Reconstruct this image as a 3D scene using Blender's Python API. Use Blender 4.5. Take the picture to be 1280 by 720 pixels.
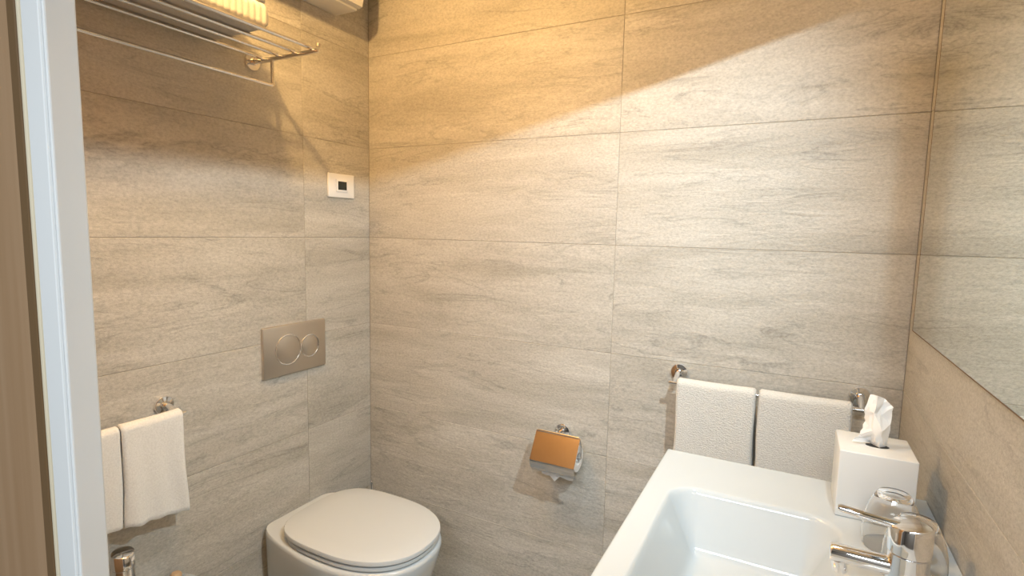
import bpy, bmesh, math, random
from mathutils import Vector, Matrix
random.seed(7)
C = bpy.context.scene.collection
for o in list(bpy.data.objects): bpy.data.objects.remove(o)
PI = math.pi
W = 1.675            # room width (x), back wall y=0, left wall x=0
CEIL = 2.26
YF = -1.30           # outer face of the front (door) wall

# ------------------------------------------------------------------ camera
yaw, pitch, roll = 0.48225, -0.105115, 0.021711
cy_, sy_, cp_, sp_ = math.cos(yaw), math.sin(yaw), math.cos(pitch), math.sin(pitch)
fw = Vector((-sy_*cp_, cy_*cp_, sp_)); rt = Vector((cy_, sy_, 0)); up = rt.cross(fw)
r2 = rt*math.cos(roll) + up*math.sin(roll); u2 = up*math.cos(roll) - rt*math.sin(roll)
cam = bpy.data.cameras.new('camera'); co = bpy.data.objects.new('camera', cam); C.objects.link(co)
co.matrix_world = Matrix(((r2.x, u2.x, -fw.x, 1.42456), (r2.y, u2.y, -fw.y, -1.55573), (r2.z, u2.z, -fw.z, 1.33527), (0, 0, 0, 1)))
cam.sensor_width = 36; cam.lens = 36*674.34/1280; cam.clip_start = 0.02
bpy.context.scene.camera = co

# ------------------------------------------------------------------ world, lights, exposure
S = bpy.context.scene
S.view_settings.view_transform = 'Standard'; S.view_settings.look = 'None'
S.view_settings.gamma = 1.0; S.view_settings.use_curve_mapping = False
S.view_settings.exposure = 0.06
w = bpy.data.worlds.new('world'); S.world = w; w.use_nodes = True
bg = w.node_tree.nodes['Background']; bg.inputs[0].default_value = (0.80, 0.90, 1.0, 1); bg.inputs[1].default_value = 0.22

def lamp(name, kind, loc, power, col, **kw):
    l = bpy.data.lights.new(name, kind); l.energy = power; l.color = col
    for k, v in kw.items(): setattr(l, k, v)
    o = bpy.data.objects.new(name, l); C.objects.link(o); o.location = loc
    return o
WARM = (1.0, 0.60, 0.22); COOL = (0.82, 0.95, 1.0)
lamp('ceiling_light', 'POINT', (0.46, -0.86, 2.175), 29.0, WARM, shadow_soft_size=0.024)
sl = lamp('mirror_bounce_light', 'SPOT', (1.575, -0.95, 1.876), 70.0, COOL, shadow_soft_size=0.0035, spot_size=math.radians(114), spot_blend=1.0)  # added spot imitating ceiling light reflected by the mirror
sl.rotation_euler = (Vector((0.35, 0, 1.15))-sl.location).to_track_quat('-Z', 'Y').to_euler()
lamp('cool_fill_light', 'SPOT', (0.98, -0.66, CEIL-0.012), 22.0, (0.74, 0.90, 1.0), shadow_soft_size=0.03, spot_size=math.radians(105), spot_blend=1.0)  # added cool fill for the upward white faces, no lamp known here
hl = lamp('hall_light', 'AREA', (1.30, -2.55, 2.20), 46.0, (0.82, 0.92, 1.0), shape='RECTANGLE', size=1.0, size_y=0.5)

# ------------------------------------------------------------------ materials
def mat(name, col, rough=0.5, metal=0.0, **kw):
    m = bpy.data.materials.new(name); m.use_nodes = True
    b = m.node_tree.nodes['Principled BSDF']
    b.inputs['Base Color'].default_value = (*col, 1); b.inputs['Roughness'].default_value = rough
    b.inputs['Metallic'].default_value = metal
    for k, v in kw.items(): b.inputs[k.replace('_', ' ')].default_value = v
    return m
def nd(m, t, **kw):
    n = m.node_tree.nodes.new(t)
    for k, v in kw.items():
        if k in n.inputs.keys(): n.inputs[k].default_value = v
        else: setattr(n, k, v)
    return n
def lk(m, a, b): m.node_tree.links.new(a, b)
def bump(m, src, strength, dist):
    b = nd(m, 'ShaderNodeBump'); b.inputs['Strength'].default_value = strength; b.inputs['Distance'].default_value = dist
    lk(m, src, b.inputs['Height']); lk(m, b.outputs[0], m.node_tree.nodes['Principled BSDF'].inputs['Normal'])
def stone(name, tint=(1, 1, 1)):
    m = mat(name, (.5, .45, .38), .42)
    tc = nd(m, 'ShaderNodeTexCoord'); oi = nd(m, 'ShaderNodeObjectInfo')
    mul = nd(m, 'ShaderNodeVectorMath', operation='MULTIPLY'); mul.inputs[1].default_value = (37, 11, 23)
    cmb = nd(m, 'ShaderNodeCombineXYZ')
    for i in range(3): lk(m, oi.outputs['Random'], cmb.inputs[i])
    lk(m, cmb.outputs[0], mul.inputs[0])
    add = nd(m, 'ShaderNodeVectorMath', operation='ADD'); lk(m, tc.outputs['Object'], add.inputs[0]); lk(m, mul.outputs[0], add.inputs[1])
    def mapped(sc, rot=0.0):
        mp = nd(m, 'ShaderNodeMapping'); mp.inputs['Scale'].default_value = sc; mp.inputs['Rotation'].default_value = (0, rot, 0)
        lk(m, add.outputs[0], mp.inputs['Vector']); return mp.outputs[0]
    def noise(vec, sc, det, rough=.55, dist=0.0):
        n = nd(m, 'ShaderNodeTexNoise'); n.inputs['Scale'].default_value = sc; n.inputs['Detail'].default_value = det
        n.inputs['Roughness'].default_value = rough; n.inputs['Distortion'].default_value = dist; lk(m, vec, n.inputs['Vector']); return n.outputs['Fac']
    def ramp(src, stops):
        r = nd(m, 'ShaderNodeValToRGB'); lk(m, src, r.inputs[0]); e = r.color_ramp.elements
        while len(e) < len(stops): e.new(.5)
        for q, (p, c) in zip(e, stops): q.position = p; q.color = (*[c[i]*tint[i] for i in range(3)], 1) if len(c) == 3 else c
        return r.outputs[0]
    def g(v): return (v, v, v, 1)
    bands = noise(mapped((1.1, 1, 7.0), -.05), 1.7, 5, .5, .6)
    base = ramp(bands, [(.30, (.385, .365, .32)), (.44, (.45, .43, .385)), (.56, (.49, .47, .425)), (.72, (.545, .525, .48))])
    streak = noise(mapped((2.2, 1, 11.0), -.07), 3.4, 9, .64, 1.1)
    def mix(a, b, fac, mode='MULTIPLY'):
        x = nd(m, 'ShaderNodeMix', data_type='RGBA', blend_type=mode)
        if isinstance(fac, float): x.inputs[0].default_value = fac
        else: lk(m, fac, x.inputs[0])
        lk(m, a, x.inputs[6]); lk(m, b, x.inputs[7]); return x.outputs[2]
    c = mix(base, ramp(streak, [(.28, g(.80)), (.42, g(.95)), (.55, g(1.0)), (.72, g(1.09))]), .5)
    # thin broken veins
    vn = noise(mapped((1.3, 1, 8.0), -.09), 1.5, 6, .55, 1.2)
    sub = nd(m, 'ShaderNodeMath', operation='SUBTRACT'); sub.inputs[1].default_value = .5; lk(m, vn, sub.inputs[0])
    ab = nd(m, 'ShaderNodeMath', operation='ABSOLUTE'); lk(m, sub.outputs[0], ab.inputs[0])
    vein = ramp(ab.outputs[0], [(0.0, g(.72)), (.008, g(.87)), (.03, g(1.0))])
    msk = ramp(noise(mapped((1, 1, 3)), 3.0, 3), [(.40, g(0)), (.58, g(1))])
    c = mix(c, vein, msk)
    grain = noise(mapped((60, 60, 95)), 2.0, 4, .75)
    c = mix(c, ramp(grain, [(.34, g(.78)), (.5, g(1)), (.68, g(1.2))]), .85)
    lk(m, c, m.node_tree.nodes['Principled BSDF'].inputs['Base Color'])
    h = nd(m, 'ShaderNodeMath', operation='ADD'); lk(m, streak, h.inputs[0])
    h2 = nd(m, 'ShaderNodeMath', operation='MULTIPLY'); h2.inputs[1].default_value = .35; lk(m, grain, h2.inputs[0]); lk(m, h2.outputs[0], h.inputs[1])
    bump(m, h.outputs[0], .5, .004)
    return m
M = {}
M['stone'] = stone('beige_stone_tile')
M['grout'] = mat('grout', (.34, .31, .26), .85)
M['ceil'] = mat('ceiling_paint', (.80, .77, .70), .8)
M['hall'] = mat('hall_paint', (.17, .145, .12), .7)
M['door_white'] = mat('white_lacquer', (.88, .89, .89), .14)
M['brown'] = mat('dark_brown', (.17, .10, .045), .5)
M['cream'] = mat('cream_edge', (.80, .70, .52), .4)
M['ceramic'] = mat('white_ceramic', (.53, .575, .60), .07)
M['ceramic2'] = mat('white_sanitary_ceramic', (.58, .615, .63), .16)
M['plastic'] = mat('white_plastic', (.74, .73, .70), .32)
M['plate'] = mat('thermostat_plastic', (.86, .84, .80), .35)
M['chrome'] = mat('chrome', (.86, .86, .87), .06, 1.0)
M['brushed'] = mat('satin_nickel', (.66, .61, .55), .34, 1.0)
M['cover'] = mat('toned_chrome', (.60, .62, .66), .12, 1.0)  # chrome darkened and cooled in colour to subdue its orange reflection
M['steel'] = mat('polished_steel', (.80, .77, .73), .16, 1.0)
M['dark'] = mat('dark_gap', (.02, .02, .02), .5)
M['screen'] = mat('dark_display', (.025, .028, .02), .15)
M['paper'] = mat('tissue_paper', (.84, .84, .83), .8)
M['paper'].node_tree.nodes['Principled BSDF'].inputs['Subsurface Weight'].default_value = 0.0
M['box_white'] = mat('white_box_plastic', (.74, .75, .74), .25)
M['soap'] = mat('beige_soap', (.62, .42, .24), .5)
M['mirror'] = mat('mirror_silver', (.84, .88, .84), .0, 1.0)
M['glass'] = mat('clear_glass', (1, 1, 1), .0, 0, Transmission_Weight=1.0, IOR=1.45)
def cloth(name, col, sc, strength, dist, stretch=(1, 1, 1)):
    m = mat(name, col, .95); tc = nd(m, 'ShaderNodeTexCoord')
    mp = nd(m, 'ShaderNodeMapping'); mp.inputs['Scale'].default_value = stretch; lk(m, tc.outputs['Object'], mp.inputs['Vector'])
    n = nd(m, 'ShaderNodeTexNoise'); n.inputs['Scale'].default_value = sc; n.inputs['Detail'].default_value = 4; n.inputs['Roughness'].default_value = .65
    lk(m, mp.outputs[0], n.inputs['Vector']); bump(m, n.outputs['Fac'], strength, dist)
    r = nd(m, 'ShaderNodeValToRGB'); lk(m, n.outputs['Fac'], r.inputs[0])
    e = r.color_ramp.elements; e[0].position = .3; e[0].color = (*[c*.86 for c in col], 1); e[1].position = .62; e[1].color = (*col, 1)
    lk(m, r.outputs[0], m.node_tree.nodes['Principled BSDF'].inputs['Base Color'])
    return m
M['terry'] = cloth('terry_cloth', (.78, .77, .73), 230, .85, .006, (1, 1, 1.5))
M['linen'] = cloth('smooth_towel', (.78, .79, .78), 260, .35, .002)
M['ribbed'] = cloth('ribbed_towel', (.50, .485, .45), 300, .4, .002)
# brushed anisotropic look on the plate: fine streaks in roughness
def woodish():
    m = mat('tan_wall_covering', (.42, .33, .22), .55); tc = nd(m, 'ShaderNodeTexCoord')
    mp = nd(m, 'ShaderNodeMapping'); mp.inputs['Scale'].default_value = (30, 30, 1.2); lk(m, tc.outputs['Object'], mp.inputs['Vector'])
    n = nd(m, 'ShaderNodeTexNoise'); n.inputs['Scale'].default_value = 1.5; n.inputs['Detail'].default_value = 3; lk(m, mp.outputs[0], n.inputs['Vector'])
    r = nd(m, 'ShaderNodeValToRGB'); lk(m, n.outputs['Fac'], r.inputs[0]); e = r.color_ramp.elements
    e[0].position = .3; e[0].color = (.37, .225, .12, 1); e[1].position = .7; e[1].color = (.43, .275, .16, 1)
    lk(m, r.outputs[0], m.node_tree.nodes['Principled BSDF'].inputs['Base Color']); return m
M['tan'] = woodish()

# ------------------------------------------------------------------ helpers
def tag(o, label=None, cat=None, group=None, kind=None):
    for k, v in (('label', label), ('category', cat), ('group', group), ('kind', kind)):
        if v: o[k] = v
    return o
def thing(name, label, cat, loc=(0, 0, 0), group=None):
    o = bpy.data.objects.new(name, None); C.objects.link(o); o.location = loc; o.empty_display_size = .02
    return tag(o, label, cat, group)
def obj(name, bm, m, parent=None, smooth=True, angle=40):
    """mesh given in world coordinates; object origin moved to the middle of the mesh base"""
    me = bpy.data.meshes.new(name)
    bmesh.ops.recalc_face_normals(bm, faces=bm.faces)
    xs = [v.co for v in bm.verts]
    c = Vector(((min(v.x for v in xs)+max(v.x for v in xs))/2, (min(v.y for v in xs)+max(v.y for v in xs))/2, min(v.z for v in xs)))
    for v in bm.verts: v.co -= c
    bm.to_mesh(me); bm.free()
    for f in me.polygons: f.use_smooth = smooth
    if smooth and angle: me.set_sharp_from_angle(angle=math.radians(angle))
    me.materials.append(m)
    o = bpy.data.objects.new(name, me); C.objects.link(o)
    if parent is not None:
        o.parent = parent
        pl = parent.get('_w'); pl = Vector(pl) if pl else parent.location
        o.location = c - pl; o['_w'] = list(c)
    else:
        o.location = c; o['_w'] = list(c)
    return o
def add_box(bm, x0, x1, y0, y1, z0, z1, bev=0, seg=2):
    r = bmesh.ops.create_cube(bm, size=1)
    vs = r['verts']
    for v in vs:
        v.co = Vector((x0+(v.co.x+.5)*(x1-x0), y0+(v.co.y+.5)*(y1-y0), z0+(v.co.z+.5)*(z1-z0)))
    if bev:
        es = list({e for v in vs for e in v.link_edges})
        bmesh.ops.bevel(bm, geom=es, offset=bev, segments=seg, profile=.5, affect='EDGES')
    return bm
def box(*a, **k): return add_box(bmesh.new(), *a, **k)
def add_tube(bm, pts, r, n=14, caps=True, flat=1.0, radii=None):
    pts = [Vector(p) for p in pts]; rings = []
    ref = None
    for i, p in enumerate(pts):
        t = (pts[min(i+1, len(pts)-1)]-pts[max(i-1, 0)]).normalized()
        if ref is None:
            ref = Vector((0, 0, 1)) if abs(t.z) < .9 else Vector((1, 0, 0))
        a = t.cross(ref).normalized(); b = t.cross(a).normalized(); ref = -b if ref.dot(-b) > 0 else b
        b = a.cross(t).normalized()
        rr = radii[i] if radii else r
        rings.append([bm.verts.new(p+a*math.cos(2*PI*k/n)*rr+b*math.sin(2*PI*k/n)*rr*flat) for k in range(n)])
    for A, B in zip(rings, rings[1:]):
        for k in range(n): bm.faces.new((A[k], A[(k+1) % n], B[(k+1) % n], B[k]))
    if caps: bm.faces.new(rings[0]); bm.faces.new(rings[-1])
    return bm
def tube(*a, **k): return add_tube(bmesh.new(), *a, **k)
def bend(pts, r=.02, n=6):
    """round the corners of a polyline"""
    pts = [Vector(p) for p in pts]; out = [pts[0]]
    for a, b, c in zip(pts, pts[1:], pts[2:]):
        d1 = (a-b).normalized()*r; d2 = (c-b).normalized()*r
        for i in range(n+1):
            t = i/n; out.append((b+d1)*(1-t)**2+b*2*t*(1-t)+(b+d2)*t*t)
    return out+[pts[-1]]
def add_lathe(bm, prof, origin, axis=(0, 0, 1), n=40, closed=False):
    """prof: list of (r, h) along axis"""
    ax = Vector(axis).normalized(); ref = Vector((1, 0, 0)) if abs(ax.x) < .9 else Vector((0, 1, 0))
    a = ax.cross(ref).normalized(); b = ax.cross(a); o = Vector(origin); rings = []
    for r, h in prof:
        if r < 1e-6: rings.append([bm.verts.new(o+ax*h)])
        else: rings.append([bm.verts.new(o+ax*h+a*r*math.cos(2*PI*k/n)+b*r*math.sin(2*PI*k/n)) for k in range(n)])
    pairs = list(zip(rings, rings[1:]))
    if closed: pairs.append((rings[-1], rings[0]))
    for A, B in pairs:
        for k in range(n):
            k2 = (k+1) % n
            if len(A) == 1 and len(B) == 1: continue
            if len(A) == 1: bm.faces.new((A[0], B[k], B[k2]))
            elif len(B) == 1: bm.faces.new((A[k], A[k2], B[0]))
            else: bm.faces.new((A[k], A[k2], B[k2], B[k]))
    return bm
def lathe(*a, **k): return add_lathe(bmesh.new(), *a, **k)
def loft(rings, caps=True):
    bm = bmesh.new(); R_ = [[bm.verts.new(p) for p in r] for r in rings]
    n = len(R_[0])
    for A, B in zip(R_, R_[1:]):
        for k in range(n): bm.faces.new((A[k], A[(k+1) % n], B[(k+1) % n], B[k]))
    if caps: bm.faces.new(R_[0]); bm.faces.new(R_[-1])
    return bm
def hsh(*a):
    return math.sin(sum(v*k for v, k in zip(a, (12.99, 78.23, 37.7, 5.1))))*.5+.5

# ------------------------------------------------------------------ the room
H = .325; J = .0013
def tile_wall(wall, origin, rotz, x_joints, z_joints, thick=.008, flip=False):
    """tiles as children of the wall. local x along the wall, local -y towards the room"""
    ca, sa = math.cos(rotz), math.sin(rotz)
    for xi in range(len(x_joints)-1):
        for zi in range(len(z_joints)-1):
            x0, x1, z0, z1 = x_joints[xi]+J/2, x_joints[xi+1]-J/2, z_joints[zi]+J/2, z_joints[zi+1]-J/2
            cx, cz = (x0+x1)/2, (z0+z1)/2
            bm = box(x0-cx, x1-cx, 0, thick+random.uniform(-.0004, .0004), z0-cz, z1-cz, bev=.0007, seg=1)
            for v in bm.verts: v.co.y = thick*.0+v.co.y-thick
            me = bpy.data.meshes.new('tile'); bm.to_mesh(me); bm.free(); me.materials.append(M['stone'])
            t = bpy.data.objects.new('tile', me); C.objects.link(t); t.parent = wall
            t.rotation_euler = (0, 0, rotz)
            p = Vector((origin[0]+ca*cx, origin[1]+sa*cx, cz)) - Vector(wall['_w'])
            t.location = p
def struct(name, bm, m, parent=None):
    o = obj(name, bm, m, parent, smooth=False)
    if parent is None: o['kind'] = 'structure'
    return o
T = .008; HALL = -3.1
ZJ = [i*H for i in range(7)]+[CEIL]
wb = struct('wall_back', box(-.10, W+.10, .0012, .12, -.05, CEIL+.0), M['grout'])
tile_wall(wb, (0, T), 0, [0, .9513, W], ZJ)
wl = struct('wall_left', box(-.10, -.0012, YF+.03, .0012, -.05, CEIL), M['grout'])
# left wall: local x runs along +y, face normal must be +x  -> rotate by +90deg (local -y = +x)
tile_wall(wl, (-T, 0), PI/2, [YF+.03, -.303, 0], ZJ)
wr = struct('wall_right', box(W+.0012, W+.10, YF+.03, .0012, -.05, CEIL), M['grout'])
tile_wall(wr, (W+T, 0), -PI/2, [0, 1.02, -(YF+.03)], ZJ)
fl = struct('floor', box(-.10, W+.10, HALL, .12, -.10, -.008), M['grout'])
for i in range(3):
    for j in range(2):
        x0, x1 = j*W/2+J/2, (j+1)*W/2-J/2; y1, y0 = -i*.434-J/2, -(i+1)*.434+J/2
        cx, cy = (x0+x1)/2, (y0+y1)/2
        bm = box(x0-cx, x1-cx, y0-cy, y1-cy, -.008, 0, bev=.0007, seg=1)
        me = bpy.data.meshes.new('tile'); bm.to_mesh(me); bm.free(); me.materials.append(M['stone'])
        t = bpy.data.objects.new('tile', me); C.objects.link(t); t.parent = fl; t.location = Vector((cx, cy, 0))-Vector(fl['_w'])
struct('ceiling', box(-.60, W+.60, HALL, .12, CEIL, CEIL+.08), M['ceil'])
# front wall (thin partition) with the doorway the picture is taken through
DX0, DX1, DZ, YI = .7985, 1.640, 2.08, YF+.0275
bm = box(-.60, .742, YF+.004, YI-.002, -.05, CEIL)
add_box(bm, .742, W+.60, YF+.004, YI-.002, DZ+.06, CEIL)
add_box(bm, DX1+.03, W+.60, YF+.004, YI-.002, -.05, DZ+.06)
struct('wall_front', bm, M['tan'])
struct('wall_hall', add_box(add_box(box(-.60, W+.60, HALL-.08, HALL, -.1, CEIL), -.68, -.60, HALL, YI, -.1, CEIL), W+.60, W+.68, HALL, YI, -.1, CEIL), M['hall'])
# door frame, seen edge-on at the left of the picture: casing face, then the jamb's reveal
df = struct('door_frame', box(.7935, DX0, YF+.0015, YI, 0, DZ, bev=.0015), M['door_white'])
df.name = 'door_1'; df['label'] = 'white lacquered door frame at the left edge'
struct('outer_casing', box(.7575, .7932, YF-.0005, YI-.003, 0, DZ+.05, bev=.002), M['door_white'], df)
obj('bead', box(.7505, .7573, YF-.0012, YF+.012, 0, DZ+.05, bev=.0012), M['cream'], df)
struct('head_casing', box(.752, DX1+.08, YF-.0005, YI-.003, DZ, DZ+.05, bev=.003), M['door_white'], df)
struct('jamb', box(DX1, DX1+.03, YF-.0005, YI, 0, DZ, bev=.003), M['door_white'], df)
tr = struct('brown_strip_1', box(.731, .7495, YF-.0015, YF+.014, 0, DZ+.05, bev=.002), M['brown'])  # dark brown strip left of the bead

# mirror on the right wall
mr = thing('mirror', 'large frameless mirror above the washbasin reflecting the stone tiles', 'mirror', (W-.003, -.62, 1.13))
obj('mirror_glass', box(W-.004, W-.0002, -1.19, -.060, 1.131, 1.90), M['mirror'], mr, smooth=False)
bm = box(W-.0044, W, -1.1905, -.0590, 1.129, 1.1306); add_box(bm, W-.0044, W, -.0600, -.0585, 1.129, 1.90)
obj('mirror_edge', bm, M['brown'], mr, smooth=False)

# unseen added lamp for the mirror's reflected light; its plates cut the slanting edge
ml = thing('mirror_bounce_fixture', 'added unseen lamp over the mirror, standing in for its reflected light', 'lamp', (1.62, -.95, 1.92))
bm = bmesh.new(); n = (1.588, 1.8815); q = (1.455, 1.8465)
def quadprism(bm, a, b, y0, y1, th):
    vs = []
    for y in (y0, y1):
        for (x, z), dz in ((a, 0), (b, 0), (b, th), (a, th)): vs.append(bm.verts.new((x, y, z+dz)))
    for f in ((0, 1, 2, 3), (4, 5, 6, 7), (0, 1, 5, 4), (1, 2, 6, 5), (2, 3, 7, 6), (3, 0, 4, 7)): bm.faces.new([vs[i] for i in f])
quadprism(bm, n, q, -1.16, -.72, .003)
obj('cutoff_plate', bm, M['dark'], ml, smooth=False)  # shaped to cut the upper edge of the added spot
obj('side_cutoff_plate', box(1.5825, 1.5855, -1.12, -.80, 1.755, 1.93), M['dark'], ml, smooth=False)  # added to keep the spot off the right wall and corner
obj('added_arm', box(1.584, W, -.98, -.92, 1.902, 1.93, bev=.003), M['steel'], ml)
obj('added_bulb', lathe([(0, 0), (.004, .001), (.005, .006), (.0, .007)], (1.575, -.95, 1.879), n=12), M['steel'], ml)
# ceiling lamp
cl = thing('ceiling_lamp', 'round ceiling lamp above the bidet', 'lamp', (.46, -.86, CEIL))
obj('lamp_ring', lathe([(0, 0), (.060, 0), (.060, -.018), (.030, -.022), (.020, -.030), (0, -.030)], (.46, -.86, CEIL)), M['steel'], cl)

dl = thing('cool_fill_fixture', 'added fill light on the ceiling in front of the washbasin', 'lamp', (.98, -.66, CEIL))  # ring added around the cool fill, unseen
obj('fill_ring', lathe([(.036, -.0005), (.046, -.0005), (.045, -.004), (.037, -.004)], (.98, -.66, CEIL), closed=True), M['steel'], dl)

# ------------------------------------------------------------------ toilet
TY = -.355
def outline(fn, n=72, z=0): return [fn(2*PI*k/n)+(z,) for k in range(n)]
def lid_pts(x0, x1, hw, z, n=96, back=3.4, front=2.35, mid=.30):
    """egg-ish D outline: rear superellipse blended with rounder front"""
    cx = x0+(x1-x0)*.47; out = []
    for k in range(n):
        t = 2*PI*k/n; c, s = math.cos(t), math.sin(t)
        if c >= 0: e = front; a = x1-cx
        else: e = back; a = cx-x0
        r = (abs(c)**e+abs(s)**e)**(-1/e)
        out.append((cx+a*c*r, TY+hw*s*r*(1-.0*c), z))
    return out
def body_ring(z, xf, hw, hb, n=96):
    """flat against the wall, D to the front: half width hb at wall, hw mid"""
    out = []
    cx = xf*.50
    for k in range(n):
        t = 2*PI*k/n; c, s = math.cos(t), math.sin(t)
        if c >= 0:
            e = 2.3; r = (c**e+abs(s)**e)**(-1/e); x = cx+(xf-cx)*c*r; y = hw*s*r
        else:
            e = 9; r = (abs(c)**e+abs(s)**e)**(-1/e); x = cx+cx*c*r; y = hw*s*r
            u = 1-max(0, x)/cx; y *= 1-(1-hb/hw)*u**1.5
        out.append((max(x, .0012), TY+y, z))
    return out
toilet = thing('toilet', 'white toilet with closed lid in the back left corner', 'toilet', (.25, TY, 0))
prof = [(.0, .43, .150, .135), (.02, .435, .152, .137), (.15, .465, .165, .140), (.28, .515, .182, .143), (.35, .538, .189, .145), (.382, .546, .192, .146), (.390, .544, .1905, .145), (.394, .538, .186, .142)]
obj('bowl', loft([body_ring(*p) for p in prof]), M['ceramic2'], toilet, angle=50)
def slab(x0, x1, hw, z0, z1, e=.004, dome=0, **k):
    rs = []
    for z, d in ((z0, e), (z0+e, 0), (z1-e, 0), (z1-e*.3, e*.35), (z1, e*1.2)):
        rs.append(lid_pts(x0+d, x1-d, hw-d, z, **k))
    if dome:
        for f in (.75, .5, .25, .05):
            cx = (x0+x1)/2
            rs.append([(cx+(p[0]-cx)*f, TY+(p[1]-TY)*f, z1+dome*(1-f*f)) for p in lid_pts(x0+e, x1-e, hw-e, z1, **k)])
    return loft(rs)
obj('seat', slab(.082, .538, .178, .3965, .410), M['ceramic2'], toilet)
obj('lid', slab(.072, .542, .180, .413, .430, dome=.002), M['ceramic2'], toilet)
for y in (TY-.075, TY+.075):
    obj('hinge', tube([(.062, y-.018, .402), (.062, y+.018, .402)], .0075), M['chrome'], toilet)

# flush plate
fp = thing('flush_plate', 'satin nickel dual flush plate on the wall above the toilet', 'flush plate', (0, -.355, .86))
obj('plate', box(0, .011, -.478, -.2315, .863, 1.024, bev=.0035, seg=3), M['brushed'], fp)
cb, cs_, rb, rs_ = (-.386, .944), (-.300, .942), .048, .0365
d = cs_[0]-cb[0]; a = (rb*rb-rs_*rs_+d*d)/(2*d); 
ang_b = math.acos(max(-1, min(1, a/rb))); ang_s = math.acos(max(-1, min(1, (d-a)/rs_)))
pts = [(.0115, cb[0]+rb*math.cos(t), cb[1]+rb*math.sin(t)) for t in [ang_b+(2*PI-2*ang_b)*i/60 for i in range(61)]]
obj('button_ring', tube(pts, .0016, n=8), M['chrome'], fp)
pts = [(.0115, cs_[0]+rs_*math.cos(t), cs_[1]+rs_*math.sin(t)) for t in [PI+ang_s+(2*PI-2*ang_s)*i/50 for i in range(51)]]
obj('button_ring', tube(pts, .0016, n=8), M['chrome'], fp)
obj('button', lathe([(0, 0), (rb-.006, 0), (rb-.0045, .0012), (rb-.007, .0022), (0, .0024)], (.0105, *cb), axis=(1, 0, 0), n=56), M['brushed'], fp)
obj('button', lathe([(0, 0), (rs_-.006, 0), (rs_-.0045, .0012), (rs_-.007, .0022), (0, .0024)], (.0105, *cs_), axis=(1, 0, 0), n=48), M['brushed'], fp)

# thermostat
th = thing('thermostat', 'white wall thermostat with small dark display left of the corner', 'thermostat', (0, -.146, 1.437))
obj('cover_plate', box(0, .009, -.206, -.086, 1.4375, 1.5195, bev=.003, seg=3), M['plate'], th)
obj('display_frame', box(.007, .0125, -.1735, -.1195, 1.4575, 1.500, bev=.0015), M['plate'], th)
obj('display', box(.011, .0132, -.1665, -.1265, 1.4645, 1.4935, bev=.0006, seg=1), M['screen'], th)

# heater box under the ceiling
fh = thing('fan_heater', 'white box-shaped wall unit high in the back left corner', 'heater', (0, -.35, 2.04))
obj('housing', box(0, .100, -.545, -.157, 2.040, 2.205, bev=.006, seg=3), M['plastic'], fh)
rings = []
for y in (-.548, -.545, -.350, -.157, -.154):
    ex = .002 if abs(y+.35) > .19 else 0
    rings.append([(.1015, y, 2.046+ex), (.118-ex, y, 2.050+ex), (.124-ex, y, 2.075), (.126-ex, y, 2.13), (.122-ex, y, 2.19-ex), (.1015, y, 2.2-ex)])
obj('front_panel', loft(rings), M['plastic'], fh)

# ------------------------------------------------------------------ towel rack shelf
rk = thing('towel_rack', 'polished steel towel shelf with rail high on the left wall', 'towel rack', (0, -.78, 1.81))
RY0, RY1, RZ = -1.10, -.483, 1.812
for x in (.036, .104, .171, .238): obj('rod', tube([(x, RY0, RZ), (x, RY1+.004, RZ)], .0052), M['steel'], rk)
for y in (RY0, RY1):
    s = -1 if y == RY0 else 1
    obj('bracket', box(.006, .268, y-.004+s*.001, y+.004+s*.001, RZ-.017, RZ-.006, bev=.0015), M['steel'], rk)
    br = obj('rosette', lathe([(0, 0), (.024, 0), (.025, .003), (.023, .008), (.010, .010), (.010, .02), (0, .02)], (0, y, RZ-.010), axis=(1, 0, 0)), M['steel'], rk)
obj('end_cap', tube([(.268, RY1, RZ-.003), (.268, RY1+.001, RZ+.006)], .006), M['steel'], rk)
obj('hanging_rail', tube(bend([(.088, RY0, RZ-.016), (.088, RY0, 1.728), (.088, RY1, 1.728), (.088, RY1, RZ-.016)], .006), .0050), M['steel'], rk)

# folded bath towels on the rack
def folded_towel(name, label, x0, x1, y0, y1, z0, z1, m, ribs, amp, group=None, wob=.0, cat='towel', seed=0):
    """stadium cross-section in x-z, extruded along y, with raised ribs along y and rounded ends"""
    ny = max(24, int((y1-y0)/.003)) if ribs else 30
    n = 64; h = (z1-z0)/2; cz = (z0+z1)/2; rings = []
    def ring(y, shrink, rib):
        out = []
        for k in range(n):
            t = 2*PI*k/n; c, s = math.cos(t), math.sin(t); e = 4.0
            e = 4.0 if s > 0 else 9.0
            r = (abs(c)**e+abs(s)**e)**(-1/e)
            hx = (x1-x0)/2
            # keep rounded outer edge radius ~ h
            ex = 2.6 if c > 0 else 5
            rr = (abs(c)**(ex*1.5)+abs(s)**ex)**(-1/ex)
            px = c*r; pz = s*r
            d = shrink
            bx = (x0+x1)/2+(hx-d-wob*hsh(y*9, t, seed)*.5+rib)*max(-1, min(1, px)); bz = cz+(h-d+(rib if pz > -.6 else 0)+wob*(hsh(y*3, px*2, seed)-.5))*max(-1, min(1, pz))
            out.append((bx, y, max(z0, bz)))
        return out
    for i in range(ny+1):
        u = i/ny; y = y0+(y1-y0)*u; e = min(y-y0, y1-y)
        sh = h*.8*(1-math.sqrt(max(0, 1-(1-min(1, e/(h*.6)))**2)))
        rib = amp*abs(math.sin(PI*(y-y0)/ribs)) if ribs else 0
        rings.append(ring(y, sh, rib))
    o = obj(name, loft(rings), m, None, angle=80)
    return tag(o, label, cat, group)
folded_towel('folded_towel', 'ribbed cream towel folded on the wall rack, the lower one', .026, .236, -1.09, -.600, RZ+.0055, RZ+.070, M['ribbed'], .0165, .0026, 'folded towels on the rack')
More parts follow.
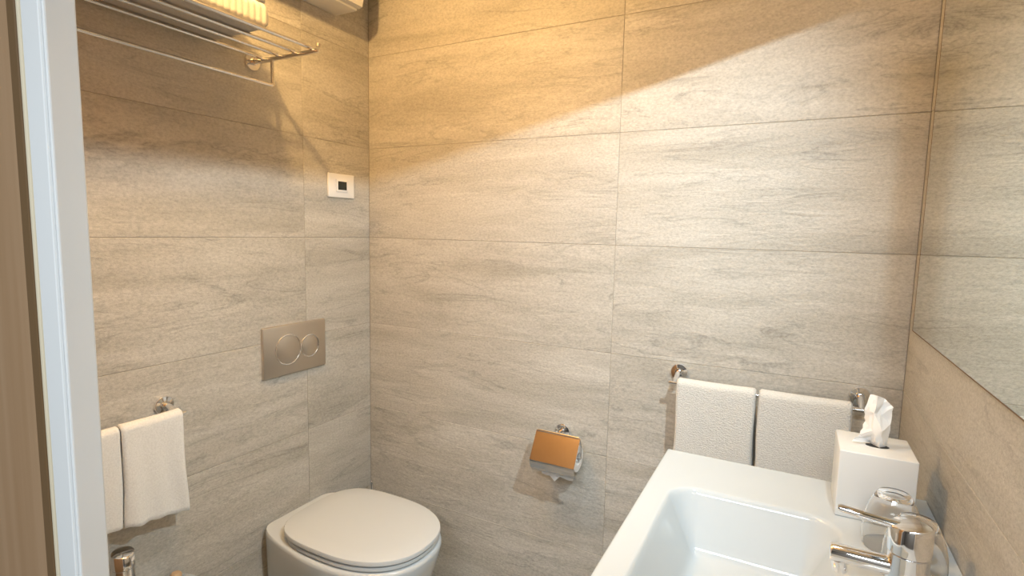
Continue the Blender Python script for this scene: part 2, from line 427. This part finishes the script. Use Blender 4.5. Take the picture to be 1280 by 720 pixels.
folded_towel('folded_towel', 'plain cream towel folded on top of the ribbed towel', .035, .205, -1.09, -.575, RZ+.0735, RZ+.135, M['ribbed'], None, 0, 'folded towels on the rack', wob=.004)

# ------------------------------------------------------------------ wall bars and hanging towels
def rosette_prof(): return [(0, 0), (.023, 0), (.0245, .002), (.0245, .006), (.0225, .009), (.012, .0105), (.011, .013), (0, .013)]
def towel_bar(name, label, p0, p1, normal, off, drop, ros):
    """p0,p1: ends of the bar centre line on the wall; bar off the wall by off"""
    nrm = Vector(normal); p0 = Vector(p0); p1 = Vector(p1)
    t = thing(name, label, 'towel bar', (p0+p1)/2)
    obj('bar', tube([p0+nrm*off, p1+nrm*off], .0055, n=16), M['chrome'], t)
    for s in ros:
        r = Vector(s)+Vector((0, 0, drop))
        ro = obj('rosette', lathe(rosette_prof(), r, axis=normal), M['chrome'], t)
        obj('post', tube([r+nrm*.011, r+nrm*.030, Vector(s)+nrm*off], .006, n=14, radii=[.0085, .0075, .0062]), M['chrome'], t)
    return t
towel_bar('towel_bar', 'chrome towel bar on the back wall above the washbasin', (1.140, 0, .932), (1.600, 0, .932), (0, -1, 0), .072, .016, [(1.155, 0, .932), (1.588, 0, .932)])
towel_bar('towel_bar', 'chrome towel bar on the left wall above the bidet', (0, -1.10, .854), (0, -.752, .854), (1, 0, 0), .066, .014, [(0, -1.08, .854), (0, -.770, .854)])

def hung_towel(name, label, u0, u1, to_world, zbar, front, back, m, thick=.011, gap=.0065, skew=0.0, seed=0, wob=.004, group=None, cat='towel'):
    """towel folded over a bar. to_world(u, d, z): u along bar, d distance from bar axis outwards"""
    prof = []     # closed outline in (d, z)
    ro = gap+thick; ri = gap
    nf = 22
    for i in range(nf+1): prof.append((ro, -front+(front)*i/nf, 'o'))
    for i in range(1, 12): a = PI*i/12; prof.append((ro*math.cos(a), ro*math.sin(a), 'o'))
    for i in range(nf+1): prof.append((-ro, -back*i/nf, 'b'))
    prof.append((-(ro+ri)/2, -back-.003, 'b'))
    for i in range(nf+1): prof.append((-ri, -back+back*i/nf, 'i'))
    for i in range(1, 8): a = PI-PI*i/8; prof.append((ri*math.cos(a), ri*math.sin(a), 'i'))
    for i in range(nf+1): prof.append((ri, -front*i/nf, 'i'))
    prof.append(((ro+ri)/2, -front-.003, 'o'))
    rings = []; nu = 40; wd = u1-u0
    for j in range(nu+1):
        s = j/nu; e = min(s, 1-s)*wd
        sh = 1-min(1, e/(thick*.5)); k = math.sqrt(max(0, 1-sh*sh))     # edge rounding
        ring = []
        for dd, z, w_ in prof:
            rr = math.hypot(dd, max(z, 0)); mid = (ro+ri)/2
            if z > 0: f = (mid+(rr-mid)*max(k, .12))/max(rr, 1e-6); d_, z_ = dd*f, z*f
            else:
                sg = 1 if dd > 0 else -1; d_ = sg*(mid+(abs(dd)-mid)*max(k, .12)); z_ = z
            dep = max(0, -z)/max(front, .01)
            wave = wob*dep*(math.sin(s*7+seed)+.6*math.sin(s*15+seed*2.1+z*9))*(1 if dd > 0 else .3)
            sag = -.0012*math.sin(PI*s) - .006*dep*hsh(seed, round(s*4)/4)*0
            uu = u0+wd*s+.0035*math.sin(z*23+seed)*dep*(1 if s > .5 else -1)*abs(2*s-1)
            lower = skew*(s-.5)*dep if dd > 0 else 0
            ring.append(to_world(uu, max(d_+wave, -.058), zbar+z_+sag+lower+.0018*dep*math.sin(s*21+seed)))
        rings.append(ring)
    o = obj(name, loft(rings), m, None, angle=70)
    return tag(o, label, cat, group)
bk = lambda u, d, z: (u, -.072-d, z)
hung_towel('hand_towel', 'white terry towel on the back wall bar, the one nearer the paper holder', 1.163, 1.3595, bk, .932, .265, .25, M['terry'], seed=1.0, wob=.0015, group='towels on the bar above the washbasin')
hung_towel('hand_towel', 'white terry towel on the back wall bar, behind the tissue box', 1.366, 1.568, bk, .932, .265, .25, M['terry'], seed=2.7, wob=.0015, group='towels on the bar above the washbasin')
lf = lambda u, d, z: (.066+d, u, z)
hung_towel('bidet_towel', 'smooth white towel on the left wall bar, nearer the flush plate', -.908, -.766, lf, .854, .240, .22, M['linen'], thick=.010, seed=.4, wob=.005, skew=-.022, group='towels on the left wall bar')
hung_towel('bidet_towel', 'smooth white towel on the left wall bar, partly hidden by the door frame', -1.062, -.9098, lf, .854, .226, .22, M['linen'], thick=.008, seed=3.9, wob=.004, group='towels on the left wall bar')

# ------------------------------------------------------------------ toilet paper holder
hx = .8155
tp = thing('toilet_paper_holder', 'chrome toilet paper holder with lid on the back wall', 'paper holder', (hx, 0, .70))
obj('rosette', lathe(rosette_prof(), (.806, 0, .707), axis=(0, -1, 0)), M['chrome'], tp)
obj('post', tube([(.806, -.011, .707), (.806, -.04, .707), (.806, -.066, .712)], .007, radii=[.009, .007, .0062]), M['chrome'], tp)
# cover: flat flap from hinge, then a curl concentric with the roll
RC = (-.057, .649); RR = .0545     # roll centre (y,z), cover radius
x0, x1 = .743, .888
prof = [(-.066, .718)]
t0 = math.radians(172)
for i in range(9): prof.append((-.066+(-.1135+.066)*(i+1)/9.0*1.0, .718+(.640-.718)*(i+1)/9.0))
# curl
cyl = (RC[0], RC[1]-.004)
a0 = math.atan2(.640-cyl[1], -.1135-cyl[0]); rad = math.hypot(.640-cyl[1], -.1135-cyl[0])
for i in range(1, 13): a = a0+math.radians(52)*i/12; prof.append((cyl[0]+rad*math.cos(a), cyl[1]+rad*math.sin(a)))
bm = bmesh.new(); th_ = .0012; R0 = []; nP = len(prof)
for x in (x0, x1):
    ring = []
    for i, (y, z) in enumerate(prof):
        a_ = prof[max(0, i-1)]; b_ = prof[min(nP-1, i+1)]; tx, tz = b_[0]-a_[0], b_[1]-a_[1]; L = math.hypot(tx, tz); nx, nz = -tz/L, tx/L
        ring.append(((x, y+nx*th_/2, z+nz*th_/2), (x, y-nx*th_/2, z-nz*th_/2)))
    R0.append([p[0] for p in ring]+[p[1] for p in reversed(ring)])
obj('cover', loft(R0), M['cover'], tp, angle=30)
obj('cover_hinge', tube([(x0+.004, -.0655, .7185), (x1-.004, -.0655, .7185)], .0042, n=12), M['chrome'], tp)
obj('roll_arm', tube(bend([(x1-.004, -.0655, .7185), (x1+.0005, -.060, .70), (x1+.0005, RC[0], RC[1]), (x0+.010, RC[0], RC[1])], .006), .0024, n=10), M['chrome'], tp)
roll = thing('toilet_paper', 'white toilet paper roll under the chrome lid', 'paper roll', (hx, RC[0], RC[1]-.047))
obj('roll', lathe([(.020, 0), (.0385, 0), (.040, .002), (.040, .106), (.0385, .108), (.020, .108)], (x0+.030, *RC), axis=(1, 0, 0), n=56, closed=True), M['paper'], roll)
# loose end with a torn point, hanging from the front of the roll under the lid
bm = bmesh.new(); ys = []
nx_ = 24; cols = []
for i in range(nx_+1):
    s = i/nx_; x = x0+.032+.104*s
    tear = .010+.006*math.sin(s*9)*.4+(.018*max(0, 1-abs(s-.42)/.16))
    col = []
    for j in range(9):
        v = j/8; zz = RC[1]-.016-(.030+tear)*v; yy = RC[0]-.040*math.cos(min(1, v*1.1)*.75)-.0015-.002*v
        col.append(bm.verts.new((x, yy, zz)))
    cols.append(col)
for A, B in zip(cols, cols[1:]):
    for j in range(8): bm.faces.new((A[j], A[j+1], B[j+1], B[j]))
bmesh.ops.solidify(bm, geom=bm.faces[:], thickness=.0006)
obj('loose_sheet', bm, M['paper'], roll)

# ------------------------------------------------------------------ toilet brush in the corner
tb = thing('toilet_brush', 'chrome toilet brush handle in the corner behind the toilet', 'toilet brush', (.052, -.052, 0))
obj('holder', lathe([(0, 0), (.038, 0), (.040, .004), (.040, .10), (.036, .104), (.012, .108), (0, .108)], (.052, -.052, 0)), M['chrome'], tb)
obj('handle', lathe([(.0055, .105), (.0055, .36), (.0075, .362), (.0078, .372), (.005, .377), (0, .378)], (.052, -.052, 0), n=20), M['chrome'], tb)

# ------------------------------------------------------------------ bidet (mostly below the frame)
TYb = -.915
bd = thing('bidet', 'white bidet under the left wall towels, only its back corner in view', 'bidet', (.25, TYb, 0))
def bring(z, xf, hw, hb, inset=0):
    return [(x, y-TY+TYb, z_) for x, y, z_ in body_ring(z, xf, hw, hb)]
rr = [bring(*p) for p in [(.0, .43, .150, .140), (.15, .465, .165, .155), (.30, .52, .178, .172), (.385, .54, .186, .182), (.394, .538, .185, .181), (.398, .534, .181, .177)]]
cx_ = .34
for sc, z in ((.80, .398), (.76, .392), (.70, .34), (.5, .29), (.1, .285)):
    rr.append([(cx_+(x-.27)*sc*.78, TYb+(y-TYb)*sc*.95, z) for x, y, _ in bring(0, .534, .181, .177)])
obj('bowl', loft(rr), M['ceramic'], bd, angle=50)

def mixer(name, label, loc, ang, r=.023, hb=.085, hc=.038, spout=.088, sz=.060, lever=True):
    """single-lever mixer; spout towards local -x rotated by ang"""
    t = thing(name, label, 'faucet', loc); L = Vector(loc); ca, sa = math.cos(ang), math.sin(ang)
    def P(x, y, z): return L+Vector((ca*x-sa*y, sa*x+ca*y, z))
    obj('body', lathe([(0, 0), (r+.004, 0), (r+.004, .003), (r+.001, .006), (r, .010), (r, hb-.001), (r-.0015, hb), (0, hb)], loc, n=48), M['chrome'], t)
    # cap, top slightly domed and tilted down towards the spout
    bm = lathe([(0, hb+.0008), (r-.0005, hb+.0008), (r+.001, hb+.002), (r+.001, hb+hc-.003), (r-.0005, hb+hc-.0006), (r-.003, hb+hc), (r*.5, hb+hc+.0012), (0, hb+hc+.0016)], (0, 0, 0), n=48)
    for v in bm.verts:
        if v.co.z > hb+hc*.5: v.co.z += v.co.x*.16
        v.co = P(v.co.x, v.co.y, v.co.z)
    obj('cap', bm, M['chrome'], t)
    zt = hb+hc
    if lever: obj('lever', tube([P(-r*.5, 0, zt-.006), P(-r*1.1, 0, zt-.005), P(-r-.03, 0, zt-.002), P(-r-.056, 0, zt+.001), P(-r-.060, 0, zt+.001)], .0055, n=16, flat=.75, radii=[.0072, .0070, .0066, .0066, .0052]), M['chrome'], t)
    sp = obj('spout', tube([P(-r*.4, 0, sz), P(-spout+.002, 0, sz), P(-spout, 0, sz)], .0125, n=28, radii=[.0125, .0125, .0112]), M['chrome'], t)
    bm = lathe([(0, 0), (.0090, 0), (.0098, .001), (.0098, .016), (0, .016)], P(-spout+.0135, 0, sz-.0245), axis=(-.18*ca, -.18*sa, 1), n=28)
    obj('aerator', bm, M['chrome'], sp)
    return t
mixer('bidet_faucet', 'chrome single-lever faucet on the bidet beneath the left towels', (.098, -.928, .3985), PI, r=.0225, hb=.145, hc=.036, spout=.095, sz=.06, lever=False)
bm = lathe([(0, 0), (.010, 0), (.014, .004), (.014, .009), (.010, .014), (0, .016)], (.022, -.770, .398), n=24)
sp = obj('soap_bar', bm, M['soap'], None); tag(sp, 'small beige piece of soap on the bidet rim by the wall', 'soap')

# ------------------------------------------------------------------ washbasin and cabinet
BX0, BX1, BY0, BY1, BZ = 1.193, W-.001, -1.195, -.322, .845
sk = thing('washbasin', 'white ceramic washbasin with rectangular bowl under the mirror', 'washbasin', ((BX0+BX1)/2, (BY0+BY1)/2, .74))
bm = bmesh.new()
bowl = (1.243, 1.520, -1.03, -.497); rc = .052; depth = .105
def sdf(x, y):
    cx, cy = (bowl[0]+bowl[1])/2, (bowl[2]+bowl[3])/2; hx_, hy_ = (bowl[1]-bowl[0])/2, (bowl[3]-bowl[2])/2
    qx, qy = abs(x-cx)-hx_+rc, abs(y-cy)-hy_+rc
    return math.hypot(max(qx, 0), max(qy, 0))+min(max(qx, qy), 0)-rc
def top_z(x, y):
    d = -sdf(x, y); z = BZ
    if d > -.006:
        u = (d+.006)/.060                       # wall width
        if u < 1:
            if u < .12: f = .5*(u/.12)**2*.12
            elif u > .80: f = 1-.5*((1-u)/.20)**2*.20*1.0
            else: f = .06+(u-.12)*(.90-.06)/(.80-.12)
        else: f = 1
        z = BZ-depth*min(f, 1)
        if u > 1: z -= .006*min(1, (u-1)/1.2)
    e = min(x-BX0, BX1+.01-x, y-BY0, BY1-y)
    if e < .005: z -= .005*(1-math.sqrt(max(0, 1-(1-e/.005)**2)))
    return z
def axis_pts(a, b, lo, hi, fine=.0035):
    pts = {round(a, 5), round(b, 5)}
    for k in (.0008, .0018, .003, .005): pts.add(round(a+k, 5)); pts.add(round(b-k, 5))
    x = a+.005
    while x < b-.005:
        near = min(abs(x-lo), abs(x-hi)) < .085 or (x < a+.01) or (x > b-.01)
        x += fine if near else fine*2.2; pts.add(round(min(x, b-.005), 5))
    return sorted(pts)
xs = axis_pts(BX0, BX1, bowl[0], bowl[1]); ys = axis_pts(BY0, BY1, bowl[2], bowl[3])
G = [[bm.verts.new((x, y, top_z(x, y))) for y in ys] for x in xs]
for i in range(len(xs)-1):
    for j in range(len(ys)-1): bm.faces.new((G[i][j], G[i+1][j], G[i+1][j+1], G[i][j+1]))
zb = .725
rim = [G[i][0] for i in range(len(xs))]+[G[-1][j] for j in range(1, len(ys))]+[G[i][-1] for i in range(len(xs)-2, -1, -1)]+[G[0][j] for j in range(len(ys)-2, 0, -1)]
low = [bm.verts.new((v.co.x, v.co.y, zb)) for v in rim]
for k in range(len(rim)): bm.faces.new((rim[k], rim[(k+1) % len(rim)], low[(k+1) % len(rim)], low[k]))
bm.faces.new(low)
obj('basin', bm, M['ceramic'], sk, angle=50)
obj('drain_stopper', lathe([(0, 0), (.030, 0), (.032, .002), (.030, .004), (0, .005)], (1.375, -.76, BZ-depth-.006)), M['chrome'], sk)
cab = thing('vanity_cabinet', 'white cabinet hung beneath the washbasin', 'cabinet', ((BX0+BX1)/2, (BY0+BY1)/2, .35))
obj('body', box(BX0+.03, BX1, BY0+.01, BY1-.01, .35, .7245, bev=.002), M['plastic'], cab)
dr = obj('drawer', box(BX0+.010, BX0+.0285, BY0+.01, BY1-.01, .352, .722, bev=.002), M['plastic'], cab)
obj('handle', tube([(BX0+.006, -.90, .68), (BX0+.006, -.62, .68)], .005), M['chrome'], dr)

mixer('basin_faucet', 'chrome single-lever faucet on the washbasin rim', (1.583, -.715, BZ+.0002), 0.0, r=.0235, hb=.080, hc=.040, spout=.088, sz=.056)

# tumblers, upside down
def tumbler(label, x, y):
    ro = [(0, .0905), (.0200, .0905), (.0225, .0895), (.0240, .087), (.0285, .078), (.0345, .064), (.0385, .045), (.0400, .028), (.0395, .012), (.0380, .0005)]
    ri = [(.0366, .0005), (.0381, .012), (.0385, .028), (.0370, .045), (.0328, .062), (.0262, .076), (.0200, .0825), (0, .0835)]
    o = obj('glass_tumbler', lathe(ro+ri, (x, y, BZ+.0002), n=64), M['glass'], None, angle=60)
    return tag(o, label, 'glass', 'tumblers beside the faucet')
tumbler('clear glass tumbler upside down in front of the tissue box', 1.589, -.547)
tumbler('clear glass tumbler upside down right behind the faucet', 1.606, -.628)

# tissue box
tx0, tx1, ty0, ty1, tz = 1.5165, 1.6305, -.475, -.360, .966
tbx = thing('tissue_box', 'white cube tissue box on the washbasin corner', 'tissue box', ((tx0+tx1)/2, (ty0+ty1)/2, BZ))
bm = box(tx0, tx1, ty0, ty1, BZ+.0003, tz, bev=.0022, seg=3)
obj('box', bm, M['box_white'], tbx, angle=35)
bm = lathe([(0, 0), (.030, 0), (.030, .0006), (0, .0006)], (0, 0, 0), n=40)
for v in bm.verts: v.co = Vector((1.577+v.co.x*.6, -.422+v.co.y*.34, tz+v.co.z-.0001))
obj('slot', bm, M['dark'], tbx)
# the sheet: two folds of a crumpled tissue, wide body narrowing to the slot
def tissue(cx, cy, seed, lean):
    bm = bmesh.new(); nu, nv = 40, 30; g = []
    for i in range(nu+1):
        u = i/nu; row = []
        for j in range(nv+1):
            v = j/nv
            z = tz+.086*v*(1-.10*abs(u-.40)*2)-.001
            # half width along v: pinched waist at the slot, wide in the middle, pointed top
            hw = .018+.010*math.sin(PI*min(1, v*1.0))-.010*max(0, v-.7)/.3
            # cross-section path: a C-curve that folds over itself
            a = (u-.5)*PI*1.25+seed
            x = cx+lean*v+hw*math.sin(a)*(1.0)+.004*math.sin(u*19+v*5+seed)*v
            y = cy+hw*.75*math.cos(a*1.0)-.010+.005*math.sin(u*13-v*7+seed*3)
            row.append(bm.verts.new((x, y, z+.006*v*math.sin(u*9+seed))))
        g.append(row)
    for i in range(nu):
        for j in range(nv): bm.faces.new((g[i][j], g[i+1][j], g[i+1][j+1], g[i][j+1]))
    return bm
def poly_sheet(pts, faces, sub=3, noise=.0012, seed=0):
    bm = bmesh.new(); vs = [bm.verts.new(p) for p in pts]
    for f in faces: bm.faces.new([vs[i] for i in f])
    bmesh.ops.triangulate(bm, faces=bm.faces[:])
    bmesh.ops.subdivide_edges(bm, edges=bm.edges[:], cuts=sub, use_grid_fill=True)
    for v in bm.verts:
        c = v.co; v.co += Vector((hsh(c.x*90, c.z*70, seed)-.5, (hsh(c.z*110, c.x*60, seed+2)-.5)*2, 0))*noise
    return bm
Y = -.418
pts = [(1.549, Y-.004, tz+.016), (1.566, Y+.004, tz+.002), (1.579, Y-.010, tz-.002), (1.592, Y+.002, tz+.001),   # 0-3 base
       (1.556, Y+.004, tz+.040), (1.566, Y-.016, tz+.030), (1.580, Y-.022, tz+.034), (1.594, Y-.004, tz+.044),      # 4-7 waist
       (1.553, Y+.000, tz+.066), (1.567, Y-.014, tz+.062), (1.578, Y-.002, tz+.058), (1.595, Y-.002, tz+.074),      # 8-11
       (1.561, Y+.002, tz+.091), (1.570, Y-.008, tz+.093), (1.582, Y+.004, tz+.086), (1.538, Y-.012, tz+.004)]      # 12-15
faces = [(15, 1, 0), (0, 1, 5, 4), (1, 2, 6, 5), (2, 3, 7, 6), (4, 5, 9, 8), (5, 6, 10, 9), (6, 7, 11, 10), (8, 9, 13, 12), (9, 10, 14, 13), (10, 11, 14)]
bm = poly_sheet(pts, faces, 3, .0016, 1)
bmesh.ops.solidify(bm, geom=bm.faces[:], thickness=.0005)
o = obj('tissue', bm, M['paper'], None, angle=25); tag(o, 'white crumpled tissue sticking up out of the tissue box', 'tissue')
# small folded paper corner right of the faucet
bm = poly_sheet([(1.628, -.70, BZ+.002), (1.650, -.69, BZ+.002), (1.645, -.675, BZ+.022), (1.655, -.66, BZ+.002)], [(0, 1, 2), (1, 3, 2), (0, 3, 1), (0, 2, 3)], 1, .0004)
o = obj('paper_wrapper', bm, M['paper'], None, angle=20); tag(o, 'tiny white folded paper between the faucet and the right wall', 'paper')

for o in bpy.data.objects:
    if '_w' in o.keys(): del o['_w']
